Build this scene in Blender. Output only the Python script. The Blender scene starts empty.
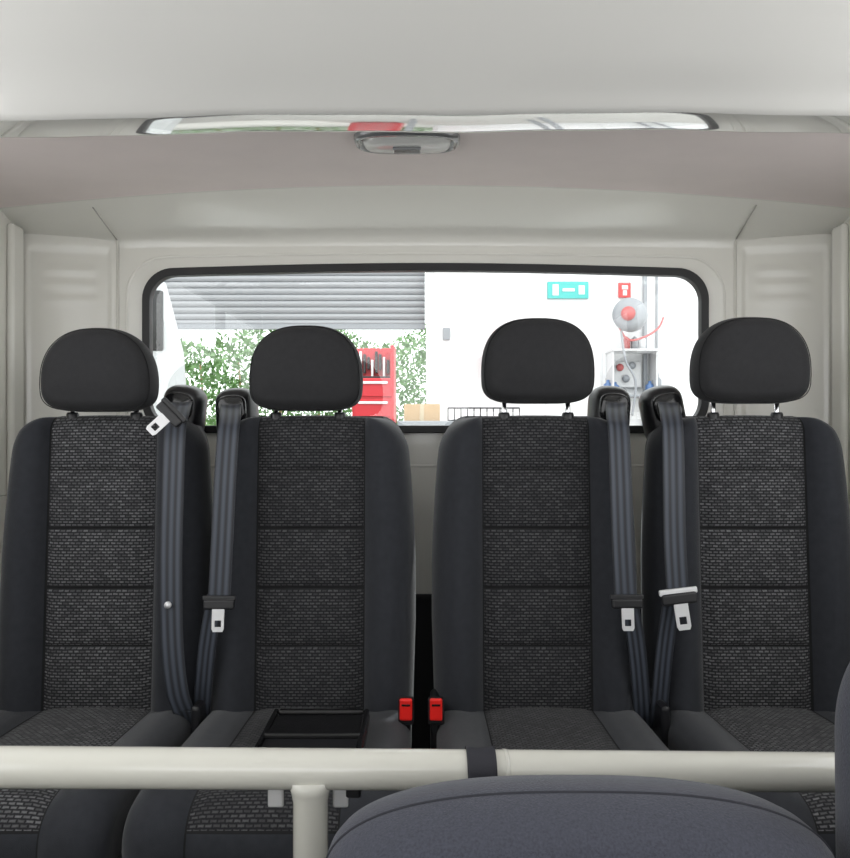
import bpy, bmesh, math, random
from mathutils import Vector, Matrix
random.seed(4)
CZ=1.1; F=750.0
def X(px,d): return (px-425)/F*d
def Z(py,d): return CZ-(py-429)/F*d
sc=bpy.context.scene
sc.view_settings.view_transform='Standard'
sc.view_settings.look='None'
sc.view_settings.exposure=0.0
COL=sc.collection
# ---------------------------------------------------------------- materials
def mat(name,col=(.5,.5,.5),rough=.5,metal=0,coat=0,bump=None,noise=None,sheen=0,emis=0,spec=.5,cior=1.5):
    m=bpy.data.materials.new(name); m.use_nodes=True
    nt=m.node_tree; b=nt.nodes['Principled BSDF']
    b.inputs['Base Color'].default_value=(*col,1); b.inputs['Roughness'].default_value=rough
    b.inputs['Metallic'].default_value=metal; b.inputs['Coat Weight'].default_value=coat
    b.inputs['Coat Roughness'].default_value=.04; b.inputs['Specular IOR Level'].default_value=spec
    b.inputs['Coat IOR'].default_value=cior
    if sheen: b.inputs['Sheen Weight'].default_value=sheen; b.inputs['Sheen Roughness'].default_value=.4
    tc=nt.nodes.new('ShaderNodeTexCoord')
    if noise:
        sca,amt=noise
        n=nt.nodes.new('ShaderNodeTexNoise'); n.inputs['Scale'].default_value=sca; n.inputs['Detail'].default_value=3
        nt.links.new(tc.outputs['Object'],n.inputs['Vector'])
        mx=nt.nodes.new('ShaderNodeMix'); mx.data_type='RGBA'
        mx.inputs[6].default_value=(*[c*(1-amt) for c in col],1); mx.inputs[7].default_value=(*[min(1,c*(1+amt)) for c in col],1)
        nt.links.new(n.outputs['Fac'],mx.inputs[0]); nt.links.new(mx.outputs[2],b.inputs['Base Color'])
    if bump:
        sca,st,dist=bump
        n=nt.nodes.new('ShaderNodeTexNoise'); n.inputs['Scale'].default_value=sca; n.inputs['Detail'].default_value=2
        nt.links.new(tc.outputs['Object'],n.inputs['Vector'])
        bp=nt.nodes.new('ShaderNodeBump'); bp.inputs['Strength'].default_value=st; bp.inputs['Distance'].default_value=dist
        nt.links.new(n.outputs['Fac'],bp.inputs['Height']); nt.links.new(bp.outputs['Normal'],b.inputs['Normal'])
    return m
def brickmat(name,c1,c2,mo,w,h,ms):
    m=mat(name,c1,.9,sheen=.12,spec=.2); nt=m.node_tree; b=nt.nodes['Principled BSDF']
    tc=[n for n in nt.nodes if n.type=='TEX_COORD'][0]
    uvn=nt.nodes.new('ShaderNodeUVMap'); uvn.uv_map='UVMap'
    # small irregularity of the woven threads
    nz=nt.nodes.new('ShaderNodeTexNoise'); nz.inputs['Scale'].default_value=170; nz.inputs['Detail'].default_value=1
    nt.links.new(uvn.outputs[0],nz.inputs['Vector'])
    vm=nt.nodes.new('ShaderNodeVectorMath'); vm.operation='MULTIPLY_ADD'; vm.inputs[1].default_value=(.0035,.0020,0)
    nt.links.new(nz.outputs['Color'],vm.inputs[0]); nt.links.new(uvn.outputs[0],vm.inputs[2])
    br=nt.nodes.new('ShaderNodeTexBrick'); nt.links.new(vm.outputs[0],br.inputs['Vector'])
    br.inputs['Scale'].default_value=1; br.inputs['Brick Width'].default_value=w; br.inputs['Row Height'].default_value=h
    br.inputs['Mortar Size'].default_value=ms; br.inputs['Mortar Smooth'].default_value=.8
    br.inputs['Color1'].default_value=(*c1,1); br.inputs['Color2'].default_value=(*c2,1); br.inputs['Mortar'].default_value=(*mo,1)
    n=nt.nodes.new('ShaderNodeTexNoise'); n.inputs['Scale'].default_value=300; nt.links.new(tc.outputs['Object'],n.inputs['Vector'])
    mx=nt.nodes.new('ShaderNodeMix'); mx.data_type='RGBA'; mx.blend_type='MULTIPLY'; mx.inputs[0].default_value=.6
    nt.links.new(br.outputs['Color'],mx.inputs[6]); nt.links.new(n.outputs['Fac'],mx.inputs[7])
    nt.links.new(mx.outputs[2],b.inputs['Base Color'])
    bp=nt.nodes.new('ShaderNodeBump'); bp.inputs['Strength'].default_value=.3; bp.inputs['Distance'].default_value=.0008; bp.invert=True
    nt.links.new(br.outputs['Fac'],bp.inputs['Height']); nt.links.new(bp.outputs['Normal'],b.inputs['Normal'])
    return m
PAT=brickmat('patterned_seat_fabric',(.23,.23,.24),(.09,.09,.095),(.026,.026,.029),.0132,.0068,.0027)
PAT_SHADED=brickmat('patterned_seat_fabric_shaded',(.125,.125,.13),(.055,.055,.058),(.022,.022,.025),.0132,.0068,.0027)  # same fabric, with the shade on the middle seats put into its colour
FAB=mat('dark_seat_fabric',(.026,.028,.034),.85,sheen=.25,bump=(900,.5,.0008),noise=(60,.25),spec=.25)
HFAB=mat('headrest_fabric',(.025,.025,.027),.8,sheen=.08,bump=(1100,.5,.0008),noise=(80,.2),spec=.3)
BLUEF=mat('blue_grey_seat_fabric',(.062,.065,.084),.9,sheen=.2,bump=(700,.8,.001),noise=(420,.45),spec=.2)
THR=mat('seam_thread',(.006,.006,.007),.9)
THR2=mat('blue_grey_piping',(.022,.023,.032),.8)
PLA=mat('black_plastic',(.014,.014,.016),.35,bump=(600,.15,.0004))
PLG=mat('glossy_black_plastic',(.010,.010,.011),.15)
RUB=mat('black_rubber_seal',(.01,.01,.011),.5)
PAINT=mat('white_body_paint',(.74,.73,.675),.25,coat=.4,bump=(5,.08,.01))
PAINT2=mat('white_header_paint',(.72,.71,.68),.2,coat=.8,bump=(3,.05,.01),cior=1.7)
LIPM=mat('polished_header_lip',(.86,.86,.85),.05,metal=.75,coat=1)
LIN=mat('roof_lining_fabric',(.78,.70,.68),.75,noise=(9,.05),bump=(400,.2,.0006))
RAIL=mat('cream_rail_paint',(.66,.65,.59),.25,coat=.6)
STEEL=mat('brushed_steel',(.72,.72,.73),.45,metal=.45)
CHR=mat('chrome_post',(.8,.8,.82),.12,metal=1)
RED=mat('red_buckle_plastic',(.85,.02,.015),.35)
REDP=mat('red_cabinet_paint',(.50,.02,.03),.4)
FLO=mat('black_van_floor_rubber',(.03,.03,.032),.7,noise=(40,.3))
LOWT=mat('black_carpet_trim',(.018,.018,.019),.9)
WHW=mat('garage_white_wall',(.68,.68,.69),.8,noise=(2,.03))
GREYM=mat('roller_shutter_grey',(.27,.275,.29),.5,metal=0)
CONC=mat('garage_concrete',(.4,.39,.37),.85,noise=(5,.2))
LEAF=mat('hedge_leaf',(.12,.25,.075),.5,noise=(3,.6))
CARD=mat('cardboard',(.42,.28,.15),.8,noise=(20,.15))
GRN=mat('exit_sign_green',(.05,.36,.34),.5)
SRED=mat('fire_sign_red',(.5,.04,.04),.5)
SRED2=mat('faded_red_plastic',(.42,.10,.10),.5)
WHP=mat('white_plastic',(.55,.55,.56),.4)
GRP=mat('grey_plastic',(.24,.25,.27),.4)
BLU=mat('blue_plastic',(.07,.14,.3),.4)
LENS=mat('dome_lens_plastic',(.6,.6,.58),.12,coat=.5)
BEZ=mat('dome_bezel_grey',(.16,.165,.17),.2,coat=1)
WEB=mat('belt_webbing',(.07,.08,.10),.55,sheen=.1)
nt=WEB.node_tree; uvn=nt.nodes.new('ShaderNodeUVMap'); uvn.uv_map='UVMap'
wv=nt.nodes.new('ShaderNodeTexWave'); wv.bands_direction='X'; wv.inputs['Scale'].default_value=1.0
nt.links.new(uvn.outputs[0],wv.inputs['Vector'])
mx=nt.nodes.new('ShaderNodeMix'); mx.data_type='RGBA'; mx.inputs[6].default_value=(.014,.016,.022,1); mx.inputs[7].default_value=(.060,.070,.092,1)
nt.links.new(wv.outputs['Fac'],mx.inputs[0]); nt.links.new(mx.outputs[2],nt.nodes['Principled BSDF'].inputs['Base Color'])
GL=bpy.data.materials.new('window_glass'); GL.use_nodes=True; nt=GL.node_tree; nt.nodes.clear()
o=nt.nodes.new('ShaderNodeOutputMaterial'); m_=nt.nodes.new('ShaderNodeMixShader'); t=nt.nodes.new('ShaderNodeBsdfTransparent'); g=nt.nodes.new('ShaderNodeBsdfGlossy')
g.inputs['Roughness'].default_value=.02; m_.inputs[0].default_value=.04; t.inputs[0].default_value=(.97,.99,.98,1)
nt.links.new(t.outputs[0],m_.inputs[1]); nt.links.new(g.outputs[0],m_.inputs[2]); nt.links.new(m_.outputs[0],o.inputs[0])
# ---------------------------------------------------------------- helpers
def empty(name,loc=(0,0,0)):
    e=bpy.data.objects.new(name,None); e.location=loc; e.empty_display_size=.05; COL.objects.link(e); return e
def mkobj(name,verts,faces,mats,parent=None,smooth=True,mi=None,loc=(0,0,0),uv=None):
    me=bpy.data.meshes.new(name); me.from_pydata([tuple(v) for v in verts],[],faces)
    for m in (mats if isinstance(mats,(list,tuple)) else [mats]): me.materials.append(m)
    if mi:
        for p,i in zip(me.polygons,mi): p.material_index=i
    if uv:
        ul=me.uv_layers.new(name='UVMap')
        for l in me.loops: ul.data[l.index].uv=uv[l.vertex_index]
    bm=bmesh.new(); bm.from_mesh(me); bmesh.ops.recalc_face_normals(bm,faces=bm.faces); bm.to_mesh(me); bm.free()
    for p in me.polygons: p.use_smooth=smooth
    ob=bpy.data.objects.new(name,me); ob.location=loc; COL.objects.link(ob)
    if parent: ob.parent=parent
    return ob
def box(name,x0,x1,y0,y1,z0,z1,m,parent=None,bev=.004,seg=3,rot=None):
    c=((x0+x1)/2,(y0+y1)/2,(z0+z1)/2)
    vs=[(sx*(x1-x0)/2,sy*(y1-y0)/2,sz*(z1-z0)/2) for sx in(-1,1) for sy in(-1,1) for sz in(-1,1)]
    fs=[(0,1,3,2),(4,6,7,5),(0,4,5,1),(2,3,7,6),(0,2,6,4),(1,5,7,3)]
    ob=mkobj(name,vs,fs,m,parent,False,loc=c)
    if rot: ob.rotation_euler=rot
    if bev:
        b=ob.modifiers.new('bevel','BEVEL'); b.width=min(bev,.45*min(x1-x0,y1-y0,z1-z0)); b.segments=seg
    return ob
def tube(name,pts,r,m,parent=None,n=20,smoothpath=False,closed=False):
    P=[Vector(p) for p in pts]
    if smoothpath:
        Q=[]
        for i in range(len(P)-1):
            p0=P[max(i-1,0)];p1=P[i];p2=P[i+1];p3=P[min(i+2,len(P)-1)]
            for k in range(8):
                t=k/8; Q.append(.5*((2*p1)+(-p0+p2)*t+(2*p0-5*p1+4*p2-p3)*t*t+(-p0+3*p1-3*p2+p3)*t**3))
        Q.append(P[-1]); P=Q
    vs=[];fs=[]
    up=None
    for i,p in enumerate(P):
        if closed: d=(P[(i+1)%len(P)]-P[i-1]).normalized()
        else: d=(P[min(i+1,len(P)-1)]-P[max(i-1,0)]).normalized()
        if up is None: up=Vector((0,0,1)) if abs(d.z)<.9 else Vector((0,1,0))
        a=d.cross(up).normalized(); bb=a.cross(d).normalized(); up=bb
        rr=r[i] if isinstance(r,list) else r
        for k in range(n):
            an=2*math.pi*k/n; vs.append(p+a*math.cos(an)*rr+bb*math.sin(an)*rr)
    N=len(P)
    for i in range(N if closed else N-1):
        for k in range(n):
            fs.append((i*n+k,i*n+(k+1)%n,((i+1)%N)*n+(k+1)%n,((i+1)%N)*n+k))
    if not closed: fs.append(tuple(range(n))); fs.append(tuple((N-1)*n+k for k in range(n)))
    return mkobj(name,vs,fs,m,parent)
def lathe(name,prof,c,axis,m,parent=None,n=40):
    ax=Vector(axis).normalized(); a=ax.orthogonal().normalized(); b=ax.cross(a); vs=[];fs=[]
    for r,h in prof:
        for k in range(n):
            an=2*math.pi*k/n; vs.append(Vector(c)+ax*h+(a*math.cos(an)+b*math.sin(an))*max(r,1e-4))
    for i in range(len(prof)-1):
        for k in range(n): fs.append((i*n+k,i*n+(k+1)%n,(i+1)*n+(k+1)%n,(i+1)*n+k))
    return mkobj(name,vs,fs,m,parent)
def superout(a,bt,bb,et,eb,n=64,cx=0,cz=0):
    out=[]
    for k in range(n):
        an=2*math.pi*k/n; c=math.cos(an); s=math.sin(an)
        e=et if s>=0 else eb; b=bt if s>=0 else bb
        out.append((cx+a*math.copysign(abs(c)**(2/e),c), cz+b*math.copysign(abs(s)**(2/e),s)))
    return out
def loft(name,outl,prof,m,parent=None,tilt=0,loc=(0,0,0)):
    xs=[p[0] for p in outl]; zs=[p[1] for p in outl]
    cx=(min(xs)+max(xs))/2; cz=(min(zs)+max(zs))/2; hx=(max(xs)-min(xs))/2; hz=(max(zs)-min(zs))/2
    vs=[];fs=[];n=len(outl)
    for ins,y in prof:
        fx=max(0,1-ins/hx); fz=max(0,1-ins/hz)
        for x,z in outl: vs.append((cx+(x-cx)*fx,y,cz+(z-cz)*fz))
    for i in range(len(prof)-1):
        for k in range(n): fs.append((i*n+k,i*n+(k+1)%n,(i+1)*n+(k+1)%n,(i+1)*n+k))
    fs.append(tuple(range(n))); fs.append(tuple((len(prof)-1)*n+k for k in range(n)))
    ob=mkobj(name,vs,fs,m,parent,loc=loc); ob.rotation_euler=(tilt,0,0); return ob
def pillowprof(th,r,bulge=.01,inner=.08):
    p=[]
    for k in range(6):
        t=k/6; p.append((r+inner*(1-t),-th/2-bulge*math.cos(t*math.pi/2)))
    for k in range(13):
        an=math.pi*k/12
        c=math.sin(an); y=-math.cos(an)
        p.append((r*(1-c),y*th/2))
    for k in range(1,7):
        t=k/6; p.append((r+inner*t,th/2+bulge*.5*math.sin(t*math.pi/2)))
    return p
def ribbon(name,pts,w,m,parent=None,wdir=(1,0,0),th=.0016,widths=None):
    P=[Vector(p) for p in pts];Q=[];W=[]
    wd=widths or [w]*len(P)
    for i in range(len(P)-1):
        p0=P[max(i-1,0)];p1=P[i];p2=P[i+1];p3=P[min(i+2,len(P)-1)]
        for k in range(8):
            t=k/8; Q.append(.5*((2*p1)+(-p0+p2)*t+(2*p0-5*p1+4*p2-p3)*t*t+(-p0+3*p1-3*p2+p3)*t**3)); W.append(wd[i]*(1-t)+wd[i+1]*t)
    Q.append(P[-1]);W.append(wd[-1])
    nc=9; vs=[];fs=[];uv=[]
    wv=Vector(wdir).normalized()
    for i,p in enumerate(Q):
        d=(Q[min(i+1,len(Q)-1)]-Q[max(i-1,0)]).normalized()
        a=(wv-d*wv.dot(d)).normalized(); nn=a.cross(d).normalized()
        for k in range(nc):
            u=k/(nc-1)-.5; vs.append(p+a*u*W[i]+nn*(.002*(1-4*u*u))); uv.append((u+.5,i*.1))
    for i in range(len(Q)-1):
        for k in range(nc-1): fs.append((i*nc+k,i*nc+k+1,(i+1)*nc+k+1,(i+1)*nc+k))
    me=bpy.data.meshes.new(name); me.from_pydata([tuple(v) for v in vs],[],fs); me.materials.append(m)
    ul=me.uv_layers.new(name='UVMap')
    for l in me.loops: ul.data[l.index].uv=uv[l.vertex_index]
    for p in me.polygons:p.use_smooth=True
    ob=bpy.data.objects.new(name,me); COL.objects.link(ob)
    if parent: ob.parent=parent
    s=ob.modifiers.new('thick','SOLIDIFY'); s.thickness=th; s.offset=0
    return ob
def sheet2d(name,outers,holes,ext,m,y,parent=None,bev=0):
    cu=bpy.data.curves.new(name,'CURVE'); cu.dimensions='2D'; cu.fill_mode='BOTH'; cu.extrude=ext; cu.bevel_depth=bev
    for pts in [outers]+holes:
        s=cu.splines.new('POLY'); s.points.add(len(pts)-1)
        for i,(x,z) in enumerate(pts): s.points[i].co=(x,z,0,1)
        s.use_cyclic_u=True
    tmp=bpy.data.objects.new('tmp',cu); COL.objects.link(tmp)
    bpy.context.view_layer.update()
    me=bpy.data.meshes.new_from_object(tmp.evaluated_get(bpy.context.evaluated_depsgraph_get()))
    bpy.data.objects.remove(tmp)
    me.transform(Matrix.Rotation(math.pi/2,4,'X')); me.transform(Matrix.Translation((0,y,0)))
    me.materials.clear(); me.materials.append(m)
    ob=bpy.data.objects.new(name,me); COL.objects.link(ob)
    if parent: ob.parent=parent
    return ob
def rrect(x0,x1,z0,z1,r,n=12,arch=0):
    out=[]
    for cx,cz,a0 in((x1-r,z1-r,0),(x0+r,z1-r,90),(x0+r,z0+r,180),(x1-r,z0+r,270)):
        for k in range(n+1):
            a=math.radians(a0+90*k/n); out.append((cx+r*math.cos(a),cz+r*math.sin(a)))
    if arch:
        res=list(out); top=[]
        xs0=res[n][0]; xs1=res[n+1][0]
        for k in range(1,24):
            t=k/24; x=xs0+(xs1-xs0)*t; top.append((x,z1+arch*math.sin(math.pi*t)))
        out=res[:n+1]+top+res[n+1:]
    return out
# ---------------------------------------------------------------- van shell
DR=2.15
lip=[]
for k in range(13):
    d=1.362+.090*k/12; lip.append((d,.5725+1.5*(d-1.408)**2,3 if k>1 else 0))
prof=[(-.9,.93,0),(.0,.95,0),(.55,.94,0),(.85,.88,0),(1.0,.80,0),(1.12,.725,0),(1.20,.675,0),(1.26,.638,0),(1.30,.614,0),(1.325,.600,0),(1.342,.5885,0),(1.353,.5805,0)]+lip+[
      (1.456,.578,0),(1.459,.583,0),(1.4605,.590,0),(1.461,.600,1),(1.466,.606,1),(1.50,.610,1),(1.60,.620,1),
      (1.75,.634,1),(1.90,.645,1),(2.0,.650,1),(2.004,.6485,2),(2.008,.646,2),(2.04,.625,2),(2.08,.598,2),(2.12,.570,2),(2.14,.555,2),(2.148,.545,2),(2.15,.525,2)]
nx=80; vs=[];fs=[];mi=[]
for j,(d,z,mm) in enumerate(prof):
    for i in range(nx+1):
        x=-1.16+2.32*i/nx
        if d<1.3: w=.02
        elif d<1.463: w=.012
        elif d<2.01: w=.012+.045*min(1,(d-1.463)/.3)
        else: w=.057*(2.15-d)/.14*.8+.012
        sag=w*(x/1.1)**2
        if 1.30<d<1.46: sag+= .0022*math.sin(x*9+1)+.0007*math.sin(x*23)-.006*x
        vs.append((x,d,CZ+z-sag))
for j in range(len(prof)-1):
    for i in range(nx): fs.append((j*(nx+1)+i,j*(nx+1)+i+1,(j+1)*(nx+1)+i+1,(j+1)*(nx+1)+i)); mi.append(prof[j+1][2])
ceil=mkobj('ceiling',vs,fs,[PAINT2,LIN,PAINT,LIPM],None,True,mi)
XL,XRr=-1.135,1.15
xl,xr=X(118,DR),X(735,DR)
ztop=CZ+.535
wx0,wx1=X(146,DR),X(705,DR); wz0,wz1=Z(431,DR),Z(271,DR)
hole=rrect(wx0,wx1,wz0,wz1,.085,arch=.014)
rw=sheet2d('wall_rear',[(xl,0),(xr,0),(xr,ztop),(xl,ztop)],[hole],.012,PAINT,DR+.012)
sheet2d('front_light_blocker',[(XL,0),(XRr,0),(XRr,2.03),(XL,2.03)],[rrect(-.85,.85,1.0,1.72,.12)],.012,PAINT,-.915)  # unseen wall behind camera, added to cut light on the middle seats
win=empty('window_1',(0,0,0))
inner=rrect(wx0+.013,wx1-.013,wz0+.013,wz1-.013,.075,arch=.014)
outer=rrect(wx0-.003,wx1+.003,wz0-.003,wz1+.003,.086,arch=.014)
s=sheet2d('rubber_seal',outer,[inner],.012,RUB,DR-.002,win,bev=.003)
sheet2d('glass',rrect(wx0+.01,wx1-.01,wz0+.01,wz1-.01,.075,arch=.014),[],.001,GL,DR+.012,win)
tube('trim_1',[(x,DR+.004,z) for x,z in rrect(wx0-.055,wx1+.055,wz0-.1,wz1+.04,.11,arch=.010)],.006,PAINT,n=10,closed=True)
box('trim_4',xl+.01,xr-.01,DR-.03,DR-.002,.0,.63,LOWT,None,.01)
def corner(name,A,B,side):
    nu,nv=50,170; vs=[];fs=[]
    dx=B[0]-A[0];dy=B[1]-A[1]; nrm=Vector((dy,-dx,0)).normalized()
    if nrm.y>0:nrm=-nrm
    def sm(a,b,v): t=max(0,min(1,(v-a)/(b-a))); return t*t*(3-2*t)
    for j in range(nv+1):
        z=0+(CZ+.575)*j/nv
        for i in range(nu+1):
            u=i/nu; off=0
            mu=sm(.16,.3,u)*(1-sm(.7,.84,u))
            for zc in (Z(270,2.13),Z(285,2.13),Z(300,2.13)):
                off+=.0028*mu*math.exp(-((z-zc)/.012)**4)
            off-=.004*sm(.04,.10,u)*(1-sm(.88,.94,u))*sm(.3,.33,z)*(1-sm(Z(252,2.13),Z(245,2.13),z))
            vs.append(Vector((A[0]+dx*u,A[1]+dy*u,z))+nrm*off)
    for j in range(nv):
        for i in range(nu): fs.append((j*(nu+1)+i,j*(nu+1)+i+1,(j+1)*(nu+1)+i+1,(j+1)*(nu+1)+i))
    return mkobj(name,vs,fs,PAINT)
corner('wall_rear_corner_left',(XL,2.11),(xl,DR),-1)
corner('wall_rear_corner_right',(XRr,2.11),(xr,DR),1)
tube('trim_2',[(xl,DR-.001,.65),(xl,DR-.001,ztop+.005)],.004,PAINT,n=10)
tube('trim_3',[(xr,DR-.001,.65),(xr,DR-.001,ztop+.005)],.004,PAINT,n=10)
SEAM=mat('panel_seam_sealant',(.42,.41,.38),.6)
tube('trim_5',[(X(117,2.14),2.138,Z(240,2.14)),(X(92,2.01),2.014,Z(207,2.01))],.0018,SEAM,n=8)
tube('trim_6',[(X(736,2.14),2.138,Z(239,2.14)),(X(757,2.01),2.014,Z(205,2.01))],.0018,SEAM,n=8)
def side(name,x,s):
    e=empty(name)
    box('lower_panel',min(x,x+s*.03),max(x,x+s*.03),-.9,2.12,0,.92,PAINT,e,.003)
    box('upper_panel',min(x,x+s*.03),max(x,x+s*.03),1.42,2.12,.92,CZ+.60,PAINT,e,.003)
    box('cant_rail',min(x,x+s*.03),max(x,x+s*.03),-.9,1.42,1.78,2.03,PAINT,e,.003)
    box('door_pillar',min(x,x+s*.04),max(x,x+s*.04),.05,.13,.9,1.79,PAINT,e,.01)
    box('pillar_trim',min(x,x-s*.02),max(x,x-s*.02),2.03,2.09,.03,CZ+.56,PAINT,e,.01)
    return e
side('wall_left',XL,-1); side('wall_right',XRr,1)
box('floor',XL-.03,XRr+.03,-.9,2.16,-.04,0,FLO,None,.002)
# ---------------------------------------------------------------- dome light
dl=empty('dome_light',(X(407,1.60),1.60,CZ+.6185)); dl.rotation_euler=(math.radians(4),0,0)
def flat(name,a,b,prof,m):
    out=superout(a,b,b,3,3,56)
    vs=[];fs=[];n=56
    for ins,z in prof:
        for x,y in out: vs.append((x*(1-ins/a),y*(1-ins/b),z))
    for i in range(len(prof)-1):
        for k in range(n): fs.append((i*n+k,i*n+(k+1)%n,(i+1)*n+(k+1)%n,(i+1)*n+k))
    fs.append(tuple((len(prof)-1)*n+k for k in range(n)))
    return mkobj(name,vs,fs,m,dl)
flat('bezel',.113,.072,[(0,.006),(0,-.006),(.004,-.012),(.010,-.014),(.014,-.010),(.016,-.005)],BEZ)
flat('lens',.094,.052,[(0,-.005),(.002,-.014),(.008,-.019),(.03,-.022)],LENS)
box('switch',-.03,.03,-.02,.012,-.028,-.020,BEZ,dl,.003)
# ---------------------------------------------------------------- seats
PW=.1215
def backrest(parent,zb=.455,zt=1.1325,hw0=.241,fab=FAB,pat=PAT,seams=(470,529,588,645),yl=.04,crown=.004):
    H=zt-zb; nrow=200
    seamz=[Z(p,1.715) for p in seams]
    ts=[0,.03]+[math.sin(math.pi/2*k/14) for k in range(1,15)]
    xs=[(-1,t) for t in reversed(ts)]+[(0,i/14*2-1) for i in range(1,14)]+[(1,t) for t in ts]
    vs=[];fs=[];mi=[];uv=[];nc=len(xs)
    rows=[]
    for j in range(nrow+1):
        rows.append(zb+H*(j/nrow if j<nrow-20 else 1-(20/nrow)*(1-math.sin(math.pi/2*(j-nrow+20)/20))))
    segb=[zb]+sorted(seamz)+[zt]
    for z in rows:
        v=(z-zb)/H
        hw=hw0-.024*max(0,(v-.45)/.55)**1.7-.006*max(0,(.3-v)/.3)
        r=.085
        if z>zt-r: q=(z-zt+r)/r; hw=hw-.062+.062*math.sqrt(max(0,1-q**2.3))
        hw=max(hw,PW+.030)
        rt=.035; ty=0
        if z>zt-rt: q=(z-zt+rt)/rt; ty=rt*(1-math.sqrt(max(0,1-q*q)))
        base=1.70+yl*v+ty
        pill=0
        for a,b in zip(segb[:-1],segb[1:]):
            if a<=z<=b: q=(z-a)/(b-a); pill=-.009*(1-abs(2*q-1)**3)
        gro=sum(.005*math.exp(-((z-s)/.0035)**2) for s in seamz)
        for sd,t in xs:
            if sd==0:
                x=PW*t; y=base+(pill+gro)*(1-abs(t)**6)
            else:
                x=sd*(PW+(hw-PW)*t); h=.052*(1-.40*v)
                if t<.42: y=base-h*math.sin(math.pi/2*t/.42)**.9
                else:
                    q=(t-.42)/.58; y=base-h+(h+.065)*(1-(max(0,1-q**2.1))**.55)
                if t<.04: y+=.006
            zz=z-crown*(x/.24)**2*4*max(0,(v-.8)/.2)
            vs.append((x,y,zz)); uv.append((x+.5,z))
        vs.append((hw*.97,base+.10,z)); vs.append((-hw*.97,base+.10,z)); uv+=[(0,z),(0,z)]
    n=nc+2
    for j in range(nrow):
        zm=(rows[j]+rows[j+1])/2
        for k in range(n):
            fs.append((j*n+k,j*n+(k+1)%n,(j+1)*n+(k+1)%n,(j+1)*n+k))
            m=0
            if k<nc-1:
                if 15<=k<29:
                    m=1
                    if min(abs(zm-s) for s in seamz)<.0024: m=2
                if (k in (14,29)): m=2
            mi.append(m)
    fs.append(tuple(range(n)));mi.append(0); fs.append(tuple(nrow*n+k for k in range(n)));mi.append(0)
    return mkobj('backrest',vs,fs,[fab,pat,THR],parent,True,mi,uv=uv)
def cushion(parent,hw=.232,fab=FAB,pat=PAT):
    pr=[(1.74,.462),(1.68,.466),(1.62,.470),(1.56,.473),(1.50,.476),(1.44,.480),(1.38,.485),(1.33,.489),(1.29,.490),(1.26,.487),(1.235,.479),(1.215,.464),(1.203,.445),(1.198,.42),(1.20,.395),(1.21,.37),(1.23,.352),(1.27,.345),(1.5,.345),(1.74,.345)]
    P=[Vector((0,a,b)) for a,b in pr]
    Q=[]
    for i in range(len(P)-1):
        p0=P[max(i-1,0)];p1=P[i];p2=P[i+1];p3=P[min(i+2,len(P)-1)]
        for k in range(5):
            t=k/5; Q.append(.5*((2*p1)+(-p0+p2)*t+(2*p0-5*p1+4*p2-p3)*t*t+(-p0+3*p1-3*p2+p3)*t**3))
    Q.append(P[-1])
    ts=[0,.03]+[math.sin(math.pi/2*k/12) for k in range(1,13)]
    xs=[(-1,t) for t in reversed(ts)]+[(0,i/10*2-1) for i in range(1,10)]+[(1,t) for t in ts]
    vs=[];fs=[];mi=[];uv=[]; nc=len(xs); cen=Vector((0,1.48,.41)); arc=0
    for i,p in enumerate(Q):
        if i: arc+=(p-Q[i-1]).length
        d=(Q[min(i+1,len(Q)-1)]-Q[max(i-1,0)]).normalized(); nn=Vector((0,d.z,-d.y))
        if nn.dot(p-cen)<0: nn=-nn
        for sd,t in xs:
            if sd==0: x=PW*t; off=.006*(1-t*t)
            else:
                x=sd*(PW+(hw-PW)*t)
                off=.016*math.sin(math.pi*min(1,t*1.1)/1.0*.5) - .05*(1-math.sqrt(max(0,1-(max(0,(t-.45)/.55))**2)))
                if t<.04: off-=.005
            q=p+nn*off; vs.append((x,q.y,q.z)); uv.append((x+.5,arc))
    for i in range(len(Q)-1):
        for k in range(nc-1):
            fs.append((i*nc+k,i*nc+k+1,(i+1)*nc+k+1,(i+1)*nc+k))
            mi.append(1 if (13<=k<23 and i<58) else (2 if (k in(12,23) or (13<=k<23 and i==58)) else 0))
    fs.append(tuple(i*nc for i in range(len(Q)))); mi.append(0)
    fs.append(tuple(i*nc+nc-1 for i in range(len(Q)))); mi.append(0)
    fs.append(tuple(range(nc))+tuple((len(Q)-1)*nc+k for k in reversed(range(nc)))); mi.append(0)
    return mkobj('cushion',vs,fs,[fab,pat,THR],parent,True,mi,uv=uv)
def pedestal(parent,y0=1.27,y1=1.68):
    for i,x in enumerate((-.17,.17)):
        tube('leg_%d'%(i+1),[(x,y0,.335),(x,y0+.01,.02),(x,y1,.02),(x,y1+.01,.335)],.016,PLA,parent,n=12)
        box('foot_%d'%(i+1),x-.025,x+.025,y0-.02,y1+.03,0.0,.02,PLA,parent,.004)
    box('seat_pan',-.2,.2,y0-.01,y1+.03,.325,.35,PLA,parent,.008)
    box('cross_rail',-.2,.2,y0,y0+.03,.25,.28,PLA,parent,.005)
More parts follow.
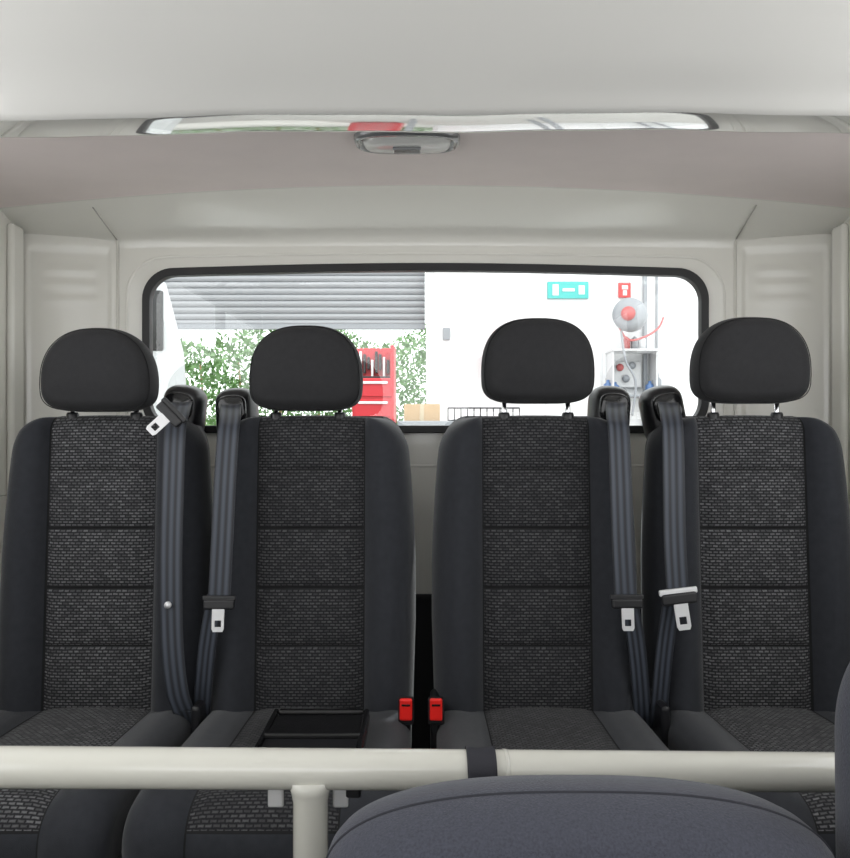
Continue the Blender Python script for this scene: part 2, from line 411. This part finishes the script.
def headrest(parent,zb,dx=0,w=.134,h=.19,et=2.45):
    bb=h*.32; bt=h*.68; cz=zb+bb
    base=superout(w,bt,bb,et,4.2,84,dx,cz)
    out=[]
    for x,z in base:
        q=max(0,(cz-z)/bb); out.append((dx+(x-dx)*(1-.07*q*q),z))
    y=1.745
    ob=loft('headrest',out,[(i,yy+y) for i,yy in pillowprof(.105,.032,.010,.05)],HFAB,parent)
    ob.modifiers.new('sub','SUBSURF').levels=1
    tube('headrest_seam',[(dx+(x-dx)*.955,y-.034,cz+(z-cz)*.955) for x,z in out],.0011,THR,parent,n=6,closed=True)
    for i,x in enumerate((-.075,.075)):
        tube('post_%d'%(i+1),[(x+dx,1.765,1.09),(x+dx,1.765,zb+.03)],.006,CHR,parent,n=14)
        lathe('post_guide_%d'%(i+1),[(0,.012),(.012,.011),(.014,.006),(.014,-.01)],(x+dx,1.765,1.128),(0,0,1),PLA,parent,18)
seats=[(-.746,1.139,-.008,.196,2.35),(-.263,1.141,-.012,.200,2.6),(.257,1.158,.004,.200,2.7),(.757,1.158,-.004,.202,2.55)]
for i,(cx,hz,dx,hh,et) in enumerate(seats):
    e=empty('passenger_seat',(cx,0,0)); pt=PAT_SHADED if i in(1,2) else PAT
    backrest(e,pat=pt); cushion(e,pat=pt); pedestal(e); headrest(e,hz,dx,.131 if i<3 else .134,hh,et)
    box('recliner_cover',-.245,-.225,1.62,1.74,.38,.5,PLA,e,.012)
# cup holder tray on seat cushion
tr=empty('cup_holder_tray',(-.214,1.455,.503))
box('base',-.100,.100,-.105,.100,-.010,.010,PLA,tr,.006)
box('lid',-.092,.092,-.02,.075,.008,.014,PLG,tr,.003)
box('well_rim_rear',-.092,.092,-.035,-.024,.008,.020,PLG,tr,.004)
box('front_lip',-.098,.098,-.112,-.098,-.012,.018,PLG,tr,.005)
box('rim_l',-.098,-.088,-.10,.10,.006,.018,PLG,tr,.003)
box('rim_r',.088,.098,-.10,.10,.006,.018,PLG,tr,.003)
box('hinge',-.088,.088,.082,.098,.008,.020,PLG,tr,.006)
# ---------------------------------------------------------------- belts
def tongue(parent,x,y,z,tilt=0,big=1.0):
    g=bpy.data.objects.new('tongue',None); COL.objects.link(g); g.parent=parent; g.location=(x,y,z); g.rotation_euler=(-.12,tilt,0); g.scale=(big,big,big)
    box('grip',-.033,.033,-.007,.007,-.012,.010,PLA,g,.005)
    box('belt_slot_bar',-.036,.036,-.004,.004,.006,.018,STEEL if big>1.05 else PLA,g,.003)
    sheet2d('plate',[(-.013,-.010),(-.013,-.052),(-.010,-.058),(.010,-.058),(.013,-.052),(.013,-.010)],[[(-.007,-.034),(-.007,-.048),(.007,-.048),(.007,-.034)]],.0015,STEEL,-.004,g)
def tower(parent,cx,cz,lean,w=.050,h=.088,y=1.85):
    out=superout(w,h*.50,h*1.2,2.6,5,48,0,0)
    t=loft('retractor_housing',out,pillowprof(.10,.022,.004,.02),PLA,parent,loc=(cx,y,cz)); t.rotation_euler=(0,lean,0)
    out2=superout(w*.70,h*.27,h*.5,2.6,4,40,0,0)
    t=loft('belt_guide',out2,pillowprof(.02,.008,.003,.02),PLG,parent,loc=(cx,y-.052,cz)); t.rotation_euler=(0,lean,0)
def belt(tx,ty,lean,path,tong,low,w=.052,big=1.0,tt=0):
    e=empty('seat_belt')
    tower(e,X(tx,1.80),Z(ty,1.80),lean)
    ribbon('webbing',[(X(a,d),d,Z(b,d)) for a,b,d in path],w,WEB,e)
    ribbon('lower_webbing',[(X(a,d),d,Z(b,d)) for a,b,d in low],w*.8,WEB,e)
    tongue(e,X(tong[0],tong[2]),tong[2],Z(tong[1],tong[2]),tilt=tt,big=big)
    return e
b1=belt(179,402,.12,[(182,402,1.785),(178,415,1.70),(175,432,1.665),(173,480,1.648),(171,560,1.635),(172,640,1.625),(177,690,1.625),(184,712,1.635)],
     (170,414,1.635),[(184,712,1.635),(187,722,1.65),(188,745,1.66)],tt=.8,w=.048)
lathe('belt_stop_button',[(0,-.006),(.007,-.005),(.008,0)],(X(168,1.625),1.625,Z(605,1.625)),(0,1,0),STEEL,b1,16)
belt(232,405,-.05,[(231,404,1.785),(230,418,1.70),(228,434,1.662),(225,480,1.64),(222,540,1.628),(219,600,1.62)],
     (219,604,1.612),[(216,596,1.625),(208,640,1.635),(203,690,1.655),(201,730,1.69)],w=.048)
belt(614,403,.05,[(616,402,1.785),(617,416,1.70),(619,432,1.662),(621,480,1.64),(623,540,1.628),(626,600,1.62)],
     (627,603,1.612),[(628,596,1.625),(636,640,1.635),(641,690,1.655),(643,730,1.69)],w=.048)
belt(667,403,-.20,[(668,402,1.785),(671,416,1.70),(673,434,1.662),(674,480,1.64),(675,540,1.628),(678,596,1.62)],
     (679,598,1.608),[(674,590,1.625),(666,640,1.635),(661,690,1.655),(658,730,1.69)],big=1.15,tt=-.12,w=.048)
for px in (406,436):
    d=1.60
    e=empty('seat_belt_buckle',(X(px,d),d,Z(709,d)))
    box('body',-.017,.017,-.004,.018,-.034,.022,PLA,e,.005)
    box('press_button',-.0135,.0135,-.011,-.002,-.022,.025,RED,e,.004)
    box('slot',-.009,.009,-.0125,-.009,.010,.014,PLG,e,.0005)
    tube('stalk',[(0,.010,-.03),(0,.03,-.06),(0,.07,-.12)],.009,PLA,e,n=10)
# ---------------------------------------------------------------- grab rail
gr=empty('grab_rail')
def rp(x):
    t=(x+.52)/1.09; return Vector((x,.93+.06*t,CZ-.419-.034*t))
tube('rail',[rp(-1.12),rp(-.5),rp(0),rp(.5),rp(1.13)],.0245,RAIL,gr,n=32)
p=rp(-.145)
tube('post',[p+Vector((0,0,-.01)),p+Vector((0,0,-.026)),p+Vector((0,0,-.040)),(p.x,p.y,.01)],[.030,.025,.022,.022],RAIL,gr,n=28)
lathe('post_flange',[(0,.012),(.045,.012),(.05,.004),(.05,0)],(p.x,p.y,0),(0,0,1),RAIL,gr)
for i,x in enumerate((-1.125,1.14)):
    q=rp(x); lathe('wall_flange_%d'%(i+1),[(.0,-.01),(.045,-.008),(.05,0),(.045,.008),(0,.01)],q,(1,0,0),RAIL,gr)
q=rp(.10); tube('sleeve_joint',[q,rp(.106)],.0255,RAIL,gr,n=32)
for i,x in enumerate((-.190,-.108)):
    q=rp(x); box('latch_plate_%d'%(i+1),x-.010,x+.010,q.y+.004,q.y+.010,q.z-.052,q.z-.018,STEEL,gr,.003)
q=rp(-.108); box('latch_block',-.104,-.082,q.y+.004,q.y+.02,q.z-.040,q.z-.018,PLA,gr,.003)
q=rp(.069)
ring=[]
for k in range(25):
    a=math.radians(-100+360*k/24*0.98); ring.append((q.x+.004*k/24,q.y+.028*math.cos(a),q.z+.028*math.sin(a)))
WEBB=mat('black_strap_webbing',(.02,.02,.028),.7,bump=(800,.4,.0006))
ribbon('strap_loop',ring,.037,WEBB,gr)
ribbon('strap_tail',[(q.x,q.y-.026,q.z-.012),(q.x+.004,q.y-.030,q.z-.04),(q.x+.008,q.y-.03,q.z-.10),(q.x+.006,q.y-.028,q.z-.2)],.035,WEBB,gr)
# ---------------------------------------------------------------- foreground seats
def fseat(cx,zt,w,b,cd,zb=.46,e1=2.4,pip=True):
    e=empty('passenger_seat',(cx,0,0))
    out=[]
    n=60
    for k in range(n+1):
        an=math.pi*k/n; c=math.cos(an); s=math.sin(an)
        out.append((w*math.copysign(abs(c)**(2/e1),c), zt-b+b*abs(s)**(2/e1)))
    for z in [zt-b-(zt-b-zb)*k/10 for k in range(1,11)]: out.append((-w+.01*(zt-b-z),z))
    for z in [zb+(zt-b-zb)*k/10 for k in range(0,10)]: out.append((w-.01*(zt-b-z),z))
    loft('backrest',out,[(i,y+cd) for i,y in pillowprof(.13,.035,.008,.05)],BLUEF,e)
    if pip:
        cz=(zt+zb)/2
        y,ins=cd-.010,.0006
        tube('piping_seam',[(x*(1-ins/w),y,cz+(z-cz)*(1-ins/(zt-cz))) for x,z in out[:n+1]],.0015,THR2,e,n=8)
    box('cushion',-w+.01,w-.01,cd-.50,cd-.02,.36,.48,BLUEF,e,.05,6)
    for i,x in enumerate((-.17,.17)):
        tube('leg_%d'%(i+1),[(x,cd-.42,.37),(x,cd-.42,.02),(x,cd-.06,.02),(x,cd-.06,.37)],.016,PLA,e,n=12)
    return e
fseat(.143,Z(777,.68)-.018,.237,.085,.70,e1=2.6)
fseat(.619,.960,.222,.16,.70,pip=False)
# ---------------------------------------------------------------- garage outside
DG=7.0
def GX(px,d=DG): return X(px,d)
def GZ(py,d=DG): return Z(py,d)
GF=-.6
box('garage_floor',-8,8,2.6,14,GF-.05,GF,CONC,None,0)
gw=empty('garage_wall')
box('panel_right',GX(427),8,DG,DG+.2,GF,4.2,WHW,gw,.01)
box('panel_left',-8,GX(150),DG,DG+.2,GF,4.2,WHW,gw,.01)
box('lintel',GX(150),GX(427),DG,DG+.2,2.95,4.2,WHW,gw,0)
box('column',GX(426),GX(433),DG-.06,DG,GF,4.1,WHP,gw,.01)
for i,px in enumerate((545,600,700)): box('joint_%d'%i,GX(px),GX(px)+.02,DG-.012,DG,GF,3.9,WHP,gw,.002)
box('conduit',GX(642),GX(646),DG-.05,DG-.01,GF,3.5,GRP,gw,.01)
box('conduit_2',GX(655),GX(657),DG-.04,DG-.01,GF,3.5,GRP,gw,.005)
box('light_switch',GX(443),GX(450),DG-.03,DG,GZ(340),GZ(328),GRP,gw,.005)
vs=[];fs=[];z=GZ(324);pts=[]
while z<2.93:
    for a in range(6): pts.append((DG+.10-.014*math.sin(math.pi*a/6),z+.055*a/6))
    pts.append((DG+.112,z+.0555)); z+=.060
for (y,zz) in pts: vs+= [(GX(152),y,zz),(GX(425),y,zz)]
for i in range(len(pts)-1): fs.append((2*i,2*i+1,2*i+3,2*i+2))
rs=empty('roller_shutter'); mkobj('slats',vs,fs,GREYM,rs,False)
box('bottom_rail',GX(152),GX(425),DG+.08,DG+.13,GZ(328),GZ(323),GRP,rs,.004)
vs=[];fs=[]
for i in range(26000):
    x=random.uniform(-4.6,.6); z=random.uniform(GF,2.35+.25*math.sin(x*3)); y=random.uniform(8.3,9.3)
    s=random.uniform(.02,.055)
    a=Vector((random.gauss(0,1),random.gauss(0,.6),random.gauss(0,1))).normalized(); b=a.orthogonal().normalized()
    c=Vector((x,y,z)); n0=len(vs)
    vs+=[c-a*s,c+b*s*.45,c+a*s,c-b*s*.45]; fs.append((n0,n0+1,n0+2,n0+3))
hd=empty('hedge'); mkobj('foliage',vs,fs,LEAF,hd,False)
for i in range(11):
    x=-4.4+i*.45; tube('stem_%d'%i,[(x,8.8,GF),(x+.05,8.85,.6),(x-.04,8.8,1.9)],[.03,.022,.01],CARD,hd,n=8)
d=6.0; tb=empty('tool_cabinet')
x0,x1=GX(352,d),GX(394,d)
box('body',x0,x1,d,d+.45,GF+.12,GZ(378,d),REDP,tb,.01)
zz=GF+.2
while zz<GZ(382,d)-.1:
    box('drawer',x0+.02,x1-.02,d-.015,d,zz,zz+.14,REDP,tb,.006); box('handle',x0+.05,x1-.05,d-.03,d-.013,zz+.10,zz+.12,STEEL,tb,.004); zz+=.16
box('back_board',x0,x1,d+.38,d+.42,GZ(380,d),GZ(343,d),REDP,tb,.006)
box('side_board',x1-.03,x1,d,d+.42,GZ(380,d),GZ(345,d),REDP,tb,.006)
for i in range(9):
    xx=x0+.03+i*.033; box('hanging_tool_%d'%i,xx,xx+.020,d+.33,d+.38,GZ(374-(i%3)*4,d),GZ(347+(i%4)*3,d),PLA if i%3 else STEEL,tb,.003)
box('work_mat',x0+.03,x1-.03,d+.02,d+.36,GZ(378,d),GZ(376,d),PLA,tb,.003)
for i,xx in enumerate((x0+.06,x1-.06)): lathe('caster_%d'%i,[(0,-.02),(.06,-.02),(.06,.02),(0,.02)],(xx,d+.1,GF+.06),(1,0,0),PLA,tb,20)
c=(GX(511),DG-.22,GZ(356)); fr=empty('fire_hose_reel')
lathe('drum',[(0,-.10),(.24,-.10),(.25,-.085),(.235,-.07),(.12,-.06),(.12,.06),(.235,.07),(.25,.085),(.24,.10),(0,.10)],c,(0,1,0),SRED,fr)
lathe('hose_coil',[(.12,-.05),(.2,-.055),(.215,0),(.2,.055),(.12,.05)],c,(0,1,0),PLA,fr)
box('bracket',c[0]-.03,c[0]+.03,c[1]+.10,DG-.002,c[2]-.1,c[2]+.1,SRED,fr,.005)
def sign(name,x0,x1,y0,y1,m,glyph):
    e=empty(name); box('panel',GX(x0),GX(x1),DG-.03,DG-.004,GZ(y1),GZ(y0),m,e,.004)
    for i,(a,b,c2,d2) in enumerate(glyph): box('glyph_%d'%i,GX(a),GX(b),DG-.034,DG-.029,GZ(d2),GZ(c2),WHP,e,0)
sign('exit_sign',547,588,282,299,GRN,[(552,558,285,296),(562,574,289,292),(578,584,286,295)])
sign('fire_extinguisher_sign',618,630,283,298,SRED,[(621,627,286,290),(622,626,291,296)])
ar=empty('air_hose_reel'); c=(GX(630,6.7),6.7,GZ(315,6.7))
lathe('case',[(0,-.1),(.10,-.10),(.145,-.07),(.15,0),(.145,.07),(.1,.1),(0,.1)],c,(.45,1,0),GRP,ar)
lathe('hub',[(0,-.12),(.06,-.115),(.065,-.09)],c,(.45,1,0),SRED2,ar)
box('arm',c[0]-.02,c[0]+.02,c[1]+.08,DG-.01,c[2]-.02,c[2]+.02,GRP,ar,.005)
tube('hose',[(c[0]-.1,c[1],c[2]-.1),(c[0]-.02,c[1],c[2]-.22),(c[0]+.12,c[1],c[2]-.2),(c[0]+.25,c[1],c[2]-.12),(c[0]+.3,c[1],c[2]-.02)],.010,SRED2,ar,n=8,smoothpath=True)
tube('hanging_hose',[(c[0]-.08,c[1],c[2]-.12),(c[0]-.04,c[1],c[2]-.4),(c[0]+.05,c[1],c[2]-.6),(c[0]+.02,c[1],c[2]-.9)],.011,GRP,ar,n=8,smoothpath=True)
sh=empty('wall_shelf')
box('board',GX(605),GX(650),DG-.3,DG-.01,GZ(354),GZ(352),WHP,sh,.004)
box('board_low',GX(600),GX(660),DG-.3,DG-.01,GZ(398),GZ(396),GRP,sh,.004)
box('bracket_l',GX(606),GX(607.5),DG-.25,DG-.01,GZ(396),GZ(354),WHP,sh,.003)
box('bracket_r',GX(648),GX(649.5),DG-.25,DG-.01,GZ(396),GZ(354),WHP,sh,.003)
box('regulator_panel',GX(612),GX(640),DG-.05,DG-.01,GZ(388),GZ(362),WHP,sh,.01)
for i,(px,py) in enumerate(((618,368),(630,366),(624,379))): lathe('gauge_%d'%i,[(0,-.02),(.03,-.018),(.035,0)],(GX(px),DG-.07,GZ(py)),(0,1,0),(SRED2,GRP,GRP)[i],sh,20)
for i,(px,m,hh) in enumerate(((604,BLU,.14),(611,BLU,.12),(645,BLU,.13),(652,GRP,.2))):
    lathe('bottle_%d'%i,[(0,0),(.04,0),(.04,hh*.7),(.015,hh*.85),(.015,hh),(0,hh)],(GX(px),DG-.15,GZ(396)),(0,0,1),m,sh,16)
for i,px in enumerate((622,630,637)):
    lathe('canister_%d'%i,[(0,0),(.035,0),(.035,.1),(.012,.12),(0,.13)],(GX(px),DG-.15,GZ(352)),(0,0,1),(SRED2,GRP,WHP)[i%3],sh,16)
d=5.2; bn=empty('work_bench')
zt=Z(421,d)
box('top',X(398,d),X(560,d),d-.1,d+.5,zt-.04,zt,GRP,bn,.005)
for i,(xx,yy) in enumerate(((402,d-.05),(556,d-.05),(402,d+.4),(556,d+.4))): box('leg_%d'%i,X(xx,d)-.02,X(xx,d)+.02,yy,yy+.04,GF,zt-.04,GRP,bn,.003)
cb=empty('cardboard_box'); box('carton',X(404,d),X(440,d),d,d+.3,zt,Z(404,d),CARD,cb,.003)
box('tape',X(420,d),X(424,d),d-.002,d+.302,zt,Z(404,d)+.001,mat('tape',(.45,.37,.25),.3),cb,0)
wb=empty('wire_basket')
for k in range(12):
    xx=X(448+k*6.5,d); tube('wire_%d'%k,[(xx,d,zt),(xx,d,Z(408,d))],.004,PLA,wb,n=6)
for zz_ in (Z(408,d),zt+.004): tube('rim',[(X(448,d),d,zz_),(X(519.5,d),d,zz_)],.006,PLA,wb,n=6)
# parked van outside (left)
pv=empty('parked_van'); d=3.3
xa=-2.9
prf=[(X(190,d),GF+.35),(X(189,d),.6),(X(187,d),Z(400,d)),(X(184,d),Z(352,d)),(X(174,d),Z(310,d)),(X(167,d),Z(283,d)),(X(160,d),Z(276,d)),(xa+.2,Z(274,d)),(xa,Z(285,d)),(xa-.1,1.0),(xa-.1,GF+.35)]
vs=[];fs=[];n=len(prf)
for yy,ins in ((d,.04),(d+.05,0),(d+2.6,0),(d+2.65,.04)):
    for x,z in prf: vs.append((x-ins*(1 if x>-2.0 else -1),yy,z-(ins if z>1.6 else 0)))
for j in range(3):
    for k in range(n): fs.append((j*n+k,j*n+(k+1)%n,(j+1)*n+(k+1)%n,(j+1)*n+k))
fs.append(tuple(range(n)));fs.append(tuple(3*n+k for k in range(n)))
mkobj('body',vs,fs,mat('parked_van_paint',(.42,.43,.44),.3,coat=.5),pv,False)
box('rear_glass',-2.75,X(165,d),d-.012,d+.01,Z(352,d),Z(292,d),PLG,pv,.03)
box('bumper',xa-.08,X(190,d),d-.1,d+.05,GF+.3,GF+.5,PLA,pv,.03)
for i,(xx,yy) in enumerate(((xa+.1,d+.6),(-1.22,d+.6),(xa+.1,d+2.2),(-1.22,d+2.2))):
    lathe('wheel_%d'%i,[(0,-.11),(.2,-.11),(.33,-.1),(.35,0),(.33,.1),(.2,.11),(0,.11)],(xx,yy,GF+.35),(1,0,0),PLA,pv)
pivot=Vector((X(190,d),d,0)); ang=math.atan2(-pivot.x,pivot.y)
pv.rotation_euler=(0,0,ang); pv.location=pivot-Matrix.Rotation(ang,3,'Z')@pivot
# ---------------------------------------------------------------- light
w=bpy.data.worlds.new('World'); sc.world=w; w.use_nodes=True
bg=w.node_tree.nodes['Background']; bg.inputs[0].default_value=(.98,.99,1,1); bg.inputs[1].default_value=2.8
def area(name,loc,target,sx,sy,pw,col=(1,1,1)):
    l=bpy.data.lights.new(name,'AREA'); l.shape='RECTANGLE'; l.size=sx; l.size_y=sy; l.energy=pw; l.color=col
    o=bpy.data.objects.new(name,l); o.location=loc; o.rotation_euler=(Vector(target)-Vector(loc)).to_track_quat('-Z','Y').to_euler(); COL.objects.link(o); return o
area('garage_wall_fill',(1,4.6,3.9),(1,7,1.2),5,1.2,60)  # added fill lamp, brightens the garage wall seen through the window
sun=bpy.data.lights.new('sun','SUN'); sun.energy=3; sun.angle=.02
so=bpy.data.objects.new('sun',sun); so.rotation_euler=(math.radians(-28),math.radians(12),0); so.location=(0,10,8); COL.objects.link(so)
# ---------------------------------------------------------------- camera
cam=bpy.data.cameras.new('camera'); cam.sensor_fit='HORIZONTAL'; cam.sensor_width=36; cam.lens=F/850*36; cam.clip_start=.02
co=bpy.data.objects.new('camera',cam); co.location=(0,0,CZ); co.rotation_euler=(math.pi/2,0,0); COL.objects.link(co); sc.camera=co
